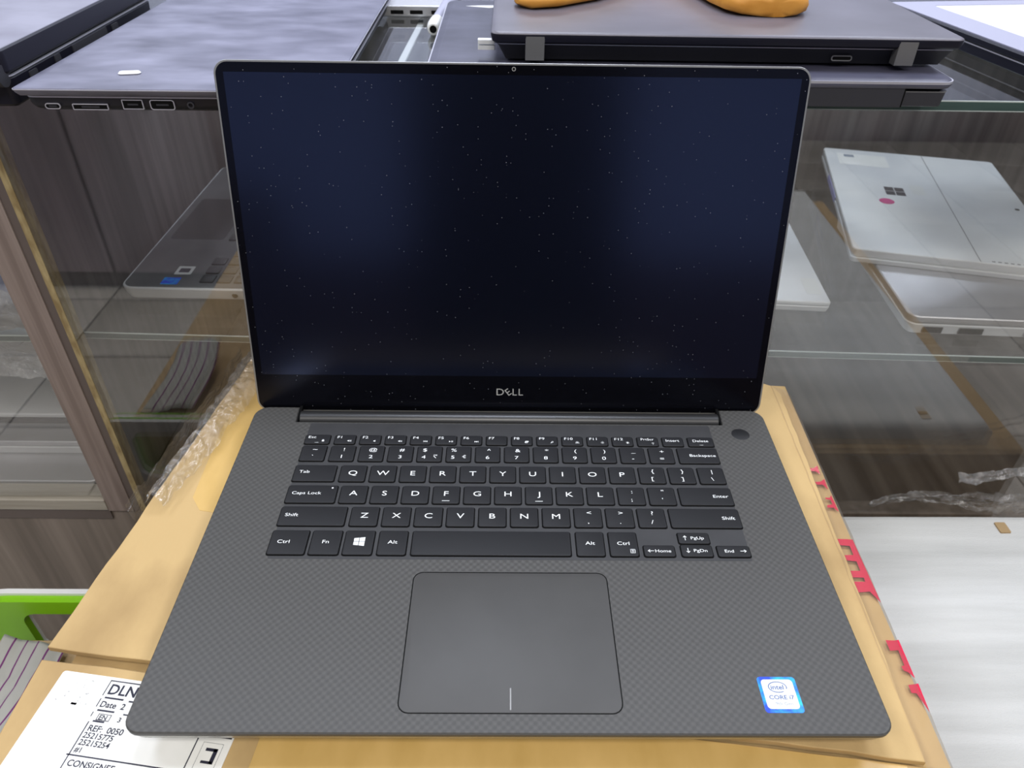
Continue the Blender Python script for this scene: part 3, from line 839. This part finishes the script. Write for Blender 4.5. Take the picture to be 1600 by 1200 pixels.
sd = co.modifiers.new('thickness', 'SOLIDIFY'); sd.thickness = 0.0015

# ------------------------------------------------------------------ foam package on the right
solo('carton', MB().box(230, 545, -330, 305, -FLOOR, -190, xf=lambda x, y, z: (x - 380, y, z + FLOOR), b=1.0), 'card_dark', (380, 0, -FLOOR),
     'tall brown carton under the white foam wrapped package', 'box')
fo = thing('foam_package', 'flat package wrapped in white foam sheet to the right of the cardboard box', 'package', (365, 0, -189.5))
def foam_fn(u, v):
    x = 231 + (508 - 231) * u; y = -320 + (291 + 320) * v
    e = min(u, 1 - u, v * 2.2, (1 - v) * 2.2)
    z = -165 + 1.2 * nz(u * 2, v * 9) + 0.7 * nz(u * 5, v * 26, 4) - 7.0 * max(0, 1 - e / 0.02) ** 2
    return (x - 365, y, z + 189.5)
fm = MB().grid(40, 120, foam_fn)
nu, nv = 40, 120
bd = [i for i in range(nu + 1)] + [j * (nu + 1) + nu for j in range(1, nv + 1)] + [nv * (nu + 1) + i for i in range(nu - 1, -1, -1)] + [j * (nu + 1) for j in range(nv - 1, 0, -1)]
b0 = len(fm.v)
fm.v += [(fm.v[i][0], fm.v[i][1], 0.0) for i in bd]
nb = len(bd)
for i in range(nb):
    j = (i + 1) % nb
    fm.f.append((bd[j], bd[i], b0 + i, b0 + j)); fm.m.append(0)
part('foam_sheet', fm, 'foam', fo, ang=60)
part('square_mark', MB().rr(436.5 - 365, 446 - 365, 267, 279, 1, [(23.5, 0), (25.8, 0)]), 'card_dark', fo, 'small brown square patch')
crumple('plastic_wrap', 'crumpled clear film standing behind the foam package',
        lambda u, v: (345 + 190 * u, 318 + 8 * math.sin(u * 7), -188 + (8 + 26 * u) * v), 90, 20, 4.5, (14, 4), 5.0, (440, 318, -188))
crumple('plastic_wrap', 'twisted strand of clear film at the right edge over the foam package',
        lambda u, v: (420 + 140 * u, 322 + 3 * math.sin(v * 6), -152 + 58 * u * u + 4 * math.sin(v * 6.3)), 60, 10, 3.0, (16, 3), 12.0, (470, 316, -150))

# ------------------------------------------------------------------ laptops on the counter
def port(parent, x0, x1, z0, z1, yf, xf, metal='edge_worn', r=1.0, tongue=True, name='port'):
    """socket in a face looking toward -y: metal collar, dark hollow, tongue"""
    g = lambda a, b, c: xf(a, yf - c, b)
    p = part(name, MB().frame(rrect(x0, x1, z0, z1, r), rrect(x0 + .55, x1 - .55, z0 + .55, z1 - .55, max(r - .4, 0.05)), -0.5, 0.25, xf=g), metal, parent)
    part('socket', MB().rr(x0 + .5, x1 - .5, z0 + .5, z1 - .5, max(r - .4, 0.05), [(-0.6, 0), (0.05, 0)], xf=g), 'gap', p)
    if tongue:
        zc = (z0 + z1) / 2
        part('tongue', MB().box(x0 + (x1 - x0) * .25, x1 - (x1 - x0) * .25, zc - .5, zc + .5, 0.0, 0.15, xf=g), 'case_dark', p)
    return p

# thin black laptop, its port side toward the viewer
x1 = thing('laptop', 'thin closed black laptop with scuffed lid and side ports, left of the screen', 'laptop', (-210, 300, ZT), 0.6)
X = lambda x, y, z: (x + 210, y - 300, z - ZT)
part('base', MB().rr(-303, -113, 303, 620, 6, [(ZT + 0.3, 7), (ZT + 2.5, 3), (ZT + 5, 1), (ZT + 9.6, 0), (ZT + 10.4, 0.8)], xf=X), 'case_black', x1)
part('base_edge', MB().frame(rrect(-303.2, -112.8, 302.8, 620.2, 6), rrect(-302, -114, 304, 619, 5), ZT + 9.7, ZT + 10.6, xf=X), 'edge_worn', x1)
ld_ = part('lid', MB().rr(-307, -112, 298.5, 622, 3, [(ZT + 11.2, 3.0), (ZT + 13.5, 0.8), (ZT + 15.4, 0), (ZT + 16.2, 0.8)], xf=X), 'lid_black', x1, 'scuffed black lid')
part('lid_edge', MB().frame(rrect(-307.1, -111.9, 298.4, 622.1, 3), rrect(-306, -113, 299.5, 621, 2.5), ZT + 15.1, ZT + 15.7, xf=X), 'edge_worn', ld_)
yf = 303.2
port(x1, -292.1, -282.6, ZT + 2.6, ZT + 6.2, yf, X, r=1.7, name='usb_c_port')
port(x1, -275.2, -253.1, ZT + 2.2, ZT + 6.0, yf, X, r=0.6, name='dock_port')
port(x1, -244.0, -231.0, ZT + 2.8, ZT + 8.8, yf, X, r=0.4, name='usb_port')
port(x1, -226.8, -211.6, ZT + 2.6, ZT + 8.8, yf, X, r=1.6, name='hdmi_port')
part('audio_jack', MB().frame(rrect(-203.9, -199.5, ZT + 3.4, ZT + 7.8, 2.2, 6), rrect(-203.0, -200.4, ZT + 4.3, ZT + 6.9, 1.3, 6), -0.4, 0.25, xf=lambda a, b, c: X(a, yf - c, b)), 'case_dark', x1)
solo('paper_scrap', MB().rr(-7, 7, -3, 3, 2.8, [(0.1, 0.4), (0.7, 0), (1.6, 0.9)]), 'white', (-248, 332, ZT + 16.2), 'small white scrap lying on the thin black laptop', 'scrap', 12)
# thick laptop at far left
ft = thing('laptop', 'thick closed dark laptop with grey lid in the top left corner', 'laptop', (-312, 309, ZT), 1.5)
F_ = lambda x, y, z: (x, y, z)
part('base', MB().rr(-350, -2, 3, 250, 6, [(0.2, 3), (2, 1), (17, 0), (18.5, 1.0)], xf=F_), 'case_black', ft)
part('seam_edge', MB().frame(rrect(-350, -1.7, 2.7, 250, 6), rrect(-348, -3.5, 4.5, 248, 5), 18.4, 19.2), 'edge_worn', ft)
part('screen_half', MB().rr(-352, -1, 1, 252, 5, [(20.0, 2), (22, 0.2), (31, 0.2), (33.4, 0.8), (34.3, 2.2)], xf=F_), 'case_black', ft)
part('lid', MB().rr(-350, -3.2, 3.2, 250, 3, [(34.0, 0), (34.6, 0.5)], xf=F_), 'lid_grey', ft, 'pale grey scuffed lid')
hb = lambda a, b, c: (c, a, b)
for y0, y1, z0, z1 in ((26, 36, 5, 16), (62, 70, 8, 17), (90, 150, 4, 17), (160, 172, 6, 16)):
    port_x = MB().rr(y0, y1, z0, z1, 0.8, [(-2.2, 0), (-1.3, 0)], xf=lambda a, b, c: (c, a, b))
    part('vent', port_x, 'case_dark', ft)
part('hinge', MB().tube([(-60, 0.5, 20), (-3, 0.5, 20)], 6.5, 16), 'case_dark', ft)
# pen tube
pn = thing('pen_tube', 'translucent white pen barrel with a dark open end on the glass counter', 'pen', (-67, 512, ZT), 0)
pdir = Vector((7, 123, 0)).normalized()
pp = lambda t, z=6.7: tuple(Vector((0, 0, z)) + pdir * t)
part('barrel', MB().tube([pp(24), pp(180)], [5.8, 5.8], 20), 'frame_lilac', pn)
part('grip', MB().tube([pp(0.5), pp(1.2), pp(10), pp(26), pp(27)], [4.0, 5.0, 6.5, 6.5, 5.8], 20), 'white', pn)
part('opening', MB().tube([pp(-0.1), pp(0.9)], [3.0, 3.0], 16), 'gap', pn)
# silver enclosure further back
dv = thing('drive_enclosure', 'bright silver metal enclosure on the counter at the top edge', 'enclosure', (-90, 640, ZT), 1)
part('case', MB().rr(-36, 34, -48, 50, 2, [(0.3, 1), (2, 0), (9, 0), (9.8, 0.8)]), 'silver', dv)
for a in (-24, -6, 14):
    part('slot', MB().rr(a, a + 12, 2.5, 5.8, 0.4, [(-0.5, 0), (0.2, 0)], xf=lambda p, q, r_: (p, -48 - r_, q)), 'gap', dv)
# lower stacked laptop
t1 = thing('laptop', 'lower of the two stacked black laptops, lying directly on the glass', 'laptop', (115, 331, ZT), 0)
T = lambda x, y, z: (x - 115, y - 331, z - ZT)
part('base', MB().rr(-56, 288, 334, 570, 4, [(ZT + 0.3, 3), (ZT + 1.2, 1), (ZT + 10.4, 0), (ZT + 10.9, 0.5)], xf=T), 'case_dark', t1)
part('battery', MB().box(-30, 258, 332.4, 336, ZT + 0.8, ZT + 16.4, xf=T, b=0.3), 'case_dark', t1, 'plain dark rear battery')
part('lid', MB().rr(-58, 291, 331, 573, 10, [(ZT + 13.2, 1), (ZT + 15, 0.0), (ZT + 17.4, 0.4), (ZT + 18.6, 2.2), (ZT + 19.2, 6)], xf=T, n=8), 'lid_navy', t1, 'dark navy-black lid')
part('lid_edge', MB().frame(rrect(-58.2, 291.2, 330.8, 573.2, 10, 8), rrect(-56.5, 289.5, 332.5, 571.5, 8.5, 8), ZT + 16.0, ZT + 17.6, xf=T), 'edge_worn', t1, 'worn silvery front edge')  # light strip paints the highlight along the lid's front edge
part('paint_mark', MB().poly([(-40, 543), (-20, 536), (-8, 541), (-9, 548), (-28, 546)], [(ZT + 19.15, 0), (ZT + 19.35, 0)], xf=T), 'white', t1, 'white scuffed label remnant')
part('base_edge', MB().frame(rrect(-56.2, 288.2, 333.8, 570.2, 4), rrect(-54, 286, 336, 568, 3), ZT + 10.3, ZT + 11.0, xf=T), 'tab_grey', t1)
part('hinge_gap', MB().box(-52, 284, 337, 340, ZT + 10, ZT + 14, xf=T), 'gap', t1)
part('battery_gap', MB().box(258, 259.4, 333.2, 336, ZT + 0.8, ZT + 13, xf=T), 'gap', t1)
# upper stacked laptop
t2 = thing('laptop', 'upper stacked black laptop with two grey hinge tabs, under the yellow tool', 'laptop', (138, 350, ZT + 19.2), -0.3)
U = lambda x, y, z: (x - 138, y - 350, z)
part('base', MB().rr(-11, 296, 357, 585, 5, [(0.9, 10), (1.6, 6), (10.6, 1), (11.6, 0.2), (12.2, 0.6)], xf=U), 'case_dark', t2)
part('base_edge', MB().frame(rrect(-11.2, 296.2, 356.8, 585, 5), rrect(-9, 294, 359, 583, 4), 12.0, 12.9, xf=U), 'edge_worn', t2)
tl = part('lid', MB().rr(-15, 298, 350, 588, 6, [(13.6, 2.5), (15.0, 0.8), (18.6, 0.0), (19.6, 0.3)], xf=U), 'case_black', t2)
part('lid_top', MB().rr(-15, 298, 350, 588, 6, [(19.6, 0.2), (20.2, 0.6), (20.7, 1.6), (20.9, 3.0)], xf=U), 'lid_soft', tl, 'smooth dark grey lid top')
for x in (8, 254):
    part('hinge_tab', MB().rr(x, x + 12.6, 3.5, 18.8, 0.4, [(-4, 0), (3.6, 0), (4.0, .4)], xf=lambda a, b, c: U(a, 354.0 - c, b)), 'tab_grey', t2, 'square grey hinge tab')
sl = part('lock_slot', MB().frame(rrect(214, 228, 4.4, 8.0, 1.6), rrect(214.7, 227.3, 5.1, 7.3, 1.0), -0.5, 0.3, xf=lambda a, b, c: U(a, 357.4 - c, b)), 'tab_grey', t2)
part('slot_hole', MB().rr(214.6, 227.4, 5.0, 7.4, 1.0, [(-0.5, 0), (0.1, 0)], xf=lambda a, b, c: U(a, 357.4 - c, b)), 'gap', sl)
for x, y in ((20, 380), (265, 380), (20, 560), (265, 560)):
    part('foot', MB().rr(x - 9, x + 9, y - 4, y + 4, 3, [(0.0, 0.5), (1.6, 0)], xf=U), 'gap', t2)
part('corner_foot', MB().rr(262, 284, 366, 378, 2, [(0.0, 0), (1.4, 0)], xf=U), 'tab_grey', t2)
for k in range(2):
    part('label_tag', MB().rr(-24, -12.5, 366, 372, 0.6, [(9.8 - 3.6 * k, 0), (12.4 - 3.6 * k, 0)], xf=U), 'white', t2, 'white tag sticking out of the side')
# yellow tool
to = thing('hand_tool', 'yellow and orange plastic tool with two thick handle ends, on the upper stacked laptop', 'tool', (110, 470, ZT + 40.1), 0)
def handle(pts, w, zlo, zhi, mat, nm):
    mb_ = MB()
    rg = []
    for (x, y), ww in zip(pts, w):
        rg.append((x, y, ww))
    rings = []
    for i, (x, y, ww) in enumerate(rg):
        x2, y2, _ = rg[min(i + 1, len(rg) - 1)]; x0, y0, _ = rg[max(i - 1, 0)]
        d = Vector((x2 - x0, y2 - y0)).normalized(); nrm = Vector((-d.y, d.x))
        h = (zhi - zlo) / 2; zc = (zhi + zlo) / 2
        ring = []
        for k in range(16):
            a = 2 * math.pi * k / 16
            ca, sa = math.cos(a), math.sin(a)
            ca = math.copysign(abs(ca) ** 0.55, ca); sa = math.copysign(abs(sa) ** 0.55, sa)
            ring.append((x - 110 + nrm.x * ca * ww, y - 470 + nrm.y * ca * ww, zc + sa * h * min(1, ww / 8)))
        rings.append(ring)
    mb_.rings(rings)
    return part(nm, mb_, mat, to, ang=50)
hl = [(3, 427), (8, 430), (22, 440), (50, 466), (90, 520), (115, 570)]
hr = [(186, 405.5), (186, 406.2), (186, 408.5), (185.8, 413), (184, 424), (180, 450), (165, 510), (135, 570)]
handle(hl, [3, 13, 19, 20, 17, 12], 0.3, 9, 'orange', 'grip')
handle([(x + 1.2, y + 1.2) for x, y in hl], [2, 11, 17.5, 18.5, 15, 10], 5, 24, 'yellow', 'handle')
handle(hr, [4, 12, 20, 27, 33, 35, 28, 14], 0.3, 13, 'orange', 'grip')
handle([(x, y + 2.2) for x, y in hr], [3, 10, 18, 25, 31.5, 33.5, 26, 12], 8, 28, 'yellow', 'handle')
part('pivot', MB().rr(118, 146, 560, 590, 13, [(2, 1), (3, 0), (27, 0), (29, 1.5)], xf=lambda x, y, z: (x - 110 - 6, y - 470, z)), 'orange', to)
# laptop with a white panel at the right
lc = thing('laptop', 'dark laptop with pale framed white panel facing up, in the top right corner', 'laptop', (357.5, 612, ZT), 8)
part('base', MB().rr(0, 330, -262, 0, 5, [(0.2, 2), (1.5, 0), (7.5, 0), (8.2, 0.6)]), 'case_black', lc)
part('seam', MB().frame(rrect(-0.3, 330, -262.3, 0.3, 5), rrect(2, 328, -260, -2, 4), 8.0, 8.8), 'edge_worn', lc)
part('lid', MB().rr(-1, 331, -263, 1, 5, [(9.4, 1), (10.4, 0), (13.8, 0), (14.6, 0.8)]), 'case_black', lc)
part('panel_frame', MB().frame(rrect(3, 328, -259, -3, 4), rrect(36, 300, -235, -22, 3), 14.4, 15.4), 'frame_lilac', lc, 'pale lilac frame')
part('panel', MB().rr(35.5, 300.5, -235.5, -21.5, 3, [(14.2, 0), (15.0, 0)]), 'panel_white', lc, 'blank white panel')

# ------------------------------------------------------------------ inside the cabinet, left
hp = thing('laptop', 'open silver edged laptop with dark grey keyboard deck on the shelf behind the open laptop', 'laptop', (-364, 432, ZS), -1.2)
part('base', MB().rr(0, 232, 0, 300, 12, [(0.3, 9), (3, 4), (10, 1), (14.5, 0), (15.6, 0.8)], n=8), 'silver_dull', hp, 'pale silver base')
dk = part('deck', MB().rr(2.2, 230, 2.2, 297.8, 10, [(15.3, 0), (15.9, 0)], n=8), 'deck_grey', hp, 'dark grey deck')
part('touchpad', MB().rr(10, 66, 100, 200, 4, [(15.7, 0), (16.05, 0)]), 'key_grey', hp)
kme = MB().rr(-6.6, 6.6, -7, 7, 1.2, [(0, 0), (0.9, 0.1), (1.1, 0.5)], n=2).mesh('key', 'key_grey')
for r_ in range(6):
    for c_ in range(16):
        if r_ == 0 and c_ not in (0, 1, 2, 11, 12, 13, 14, 15) and c_ != 5:
            continue
        k_ = link('key', kme, hp)
        k_.location = ((78 + r_ * 16.2) / 1000, (18 + c_ * 17.4) / 1000, 15.9 / 1000)
part('sticker', MB().rr(36, 52, 7, 20, 1, [(15.8, 0), (16.05, 0)]), 'stk_blue', hp, 'blue sticker')
b2 = part('sticker', MB().rr(42, 58, 26, 42, 1, [(15.8, 0), (16.05, 0)]), 'stk_white', hp, 'white and black sticker')
part('sticker_print', MB().rr(45, 55, 30, 38, 0.5, [(16.0, 0), (16.1, 0)]), 'ink', b2)
part('audio_jack', MB().rr(-2.6, 2.6, -2.6, 2.6, 2.6, [(-0.6, 0), (0.3, 0)], xf=lambda a, b, c: (107 + a, 1.2 - c, 8.5 + b), n=6), 'gap', hp)
part('lid', MB().rr(4, 296, 0, 215, 8, [(0, 1), (1, 0), (6, 0), (7, 1)], xf=lambda a, b, c: (228 + c + b * 0.2, a, 15 + b * 0.98 * 0.93)), 'silver_dull', hp)
# left bay stack
def closed_laptop(label, loc, w, d, h, mats, rot=0, group=None, r=10):
    t = thing('laptop', label, 'laptop', loc, rot, group)
    part('base', MB().rr(0, w, 0, d, r, [(0.2, 4), (2, 1.5), (h * .55, 0), (h * .6, 0.6)], n=6), mats[0], t)
    part('lid', MB().rr(0, w, 0, d, r, [(h * .64, 1.0), (h * .72, 0), (h - 1.2, 0), (h - 0.3, 0.8), (h, 2.5)], n=6), mats[1], t)
    return t
ax = -412
A1 = closed_laptop('silver closed laptop at the bottom of the stack beside the wooden post', (ax - 330, 376, -234), 320, 225, 17, ('case_dark', 'silver'))
for a in (255, 278, 292):
    part('indicator', MB().rr(a, a + 4, 3, 5, 0.8, [(-0.4, 0), (0.3, 0)], xf=lambda p, q, r_: (p, 1.0 - r_, q)), 'white', A1)
closed_laptop('silver closed laptop in the middle of the stack beside the wooden post', (ax - 348, 414, -217), 330, 215, 20, ('silver_dull', 'silver'))
closed_laptop('silver closed laptop on top of the stack beside the wooden post', (ax - 352, 440, -197), 330, 210, 16, ('case_dark', 'silver_dull'))
wl = closed_laptop('film wrapped dark laptop on the left glass shelf', (ax - 330, 384, ZS), 322, 230, 26, ('case_dark', 'lid_black'))
crumple('plastic_wrap', 'shiny clear film around the dark laptop on the left shelf',
        lambda u, v: (-640 + 226 * u, 379 - 3 * math.sin(v * 3.1), ZS + 3 + 34 * v), 60, 12, 4.0, (14, 3), 21.0, (-520, 379, ZS), 'film_bright')
crumple('plastic_wrap', 'crumpled clear film drooping below the left glass shelf',
        lambda u, v: (-640 + 226 * u, 381 + 10 * math.sin(v * 3), ZS - 12 - 46 * v * (0.7 + 0.3 * u)), 60, 16, 6.0, (14, 4), 25.0, (-520, 381, ZS - 60), 'film_bright')

# ------------------------------------------------------------------ inside the cabinet, right
tb = closed_laptop('flat silver tablet with a white sticker on the shelf just right of the open screen', (96, 436, ZS), 205, 300, 13, ('silver_dull', 'silver_dull'), -4, r=3)
part('sticker', MB().rr(186, 201, 14, 44, 1, [(12.9, 0), (13.1, 0)]), 'stk_white', tb, 'white sticker')
rl = closed_laptop('grey closed laptop with side ports, under the pale tablet with the pink dot', (358, 388, ZS), 330, 225, 20, ('silver_dull', 'silver'), -3.5, r=10)
RLX = lambda x, y, z: (x, y, z)
for x0, x1_, nm in ((14, 32, 'vent_port'), (46, 68, 'vga_port'), (104, 124, 'usb_port')):
    port(rl, x0, x1_, 3.0, 9.5, 0.0, RLX, metal='deck_grey' if x0 != 104 else 'edge_worn', r=1.0, tongue=(x0 == 104), name=nm)
sf = thing('tablet', 'pale grey tablet with four-square logo, pink dot and stickers inside the glass cabinet', 'tablet', (340, 491, ZS + 20.2), -13.2)
part('keyboard_cover', MB().rr(0, 200, -2, 290, 5, [(0.2, 0.4), (1, 0), (4.5, 0), (5, 0.4)]), 'silver_dull', sf)
part('body', MB().rr(0, 200, 0, 290, 5, [(5.2, 1.2), (7, 0.2), (12.6, 0), (13.4, 0.6)]), 'magnesium', sf, 'pale magnesium back')
part('kickstand_seam', MB().rr(117, 117.8, 2, 288, 0, [(13.2, 0), (13.46, 0)]), 'deck_grey', sf)
part('side_strip', MB().rr(80, 150, 1.5, 8, 0.5, [(-0.4, 0), (0.5, 0)], xf=lambda a, b, c: (-c, a + 60, b)), 'lilac', sf, 'lilac strip on the side')
sw = MB()
for a, b in ((0, 0), (11, 0), (0, 12), (11, 12)):
    sw.rr(55 + a, 65 + a, 150 + b, 161 + b, 0, [(13.35, 0), (13.5, 0)])
part('four_square_logo', sw, 'ink', sf, 'black four-square logo')
part('dot_sticker', MB().rr(44, 60, 122, 138, 8, [(13.35, 0), (13.55, 0)], n=8), 'pink', sf, 'round pink sticker')
part('sticker', MB().rr(84, 99, 158, 184, 1, [(13.35, 0), (13.55, 0)]), 'stk_white', sf, 'small white sticker')
wl2 = part('sticker', MB().rr(14, 72, 236, 274, 1, [(13.35, 0), (13.55, 0)]), 'paper', sf, 'pale printed label')
part('sticker_print', MB().rr(22, 34, 262, 271, 0, [(13.5, 0), (13.6, 0)]), 'stk_grey', wl2)
part('camera', MB().rr(186, 191, 140, 145, 2.5, [(13.3, 0), (13.55, 0)], n=6), 'gap', sf)
vt = MB()
for i in range(12):
    vt.rr(128 + i * 5.6, 131 + i * 5.6, 3.5, 5.0, 0, [(13.35, 0), (13.5, 0)])
part('vent', vt, 'deck_grey', sf)
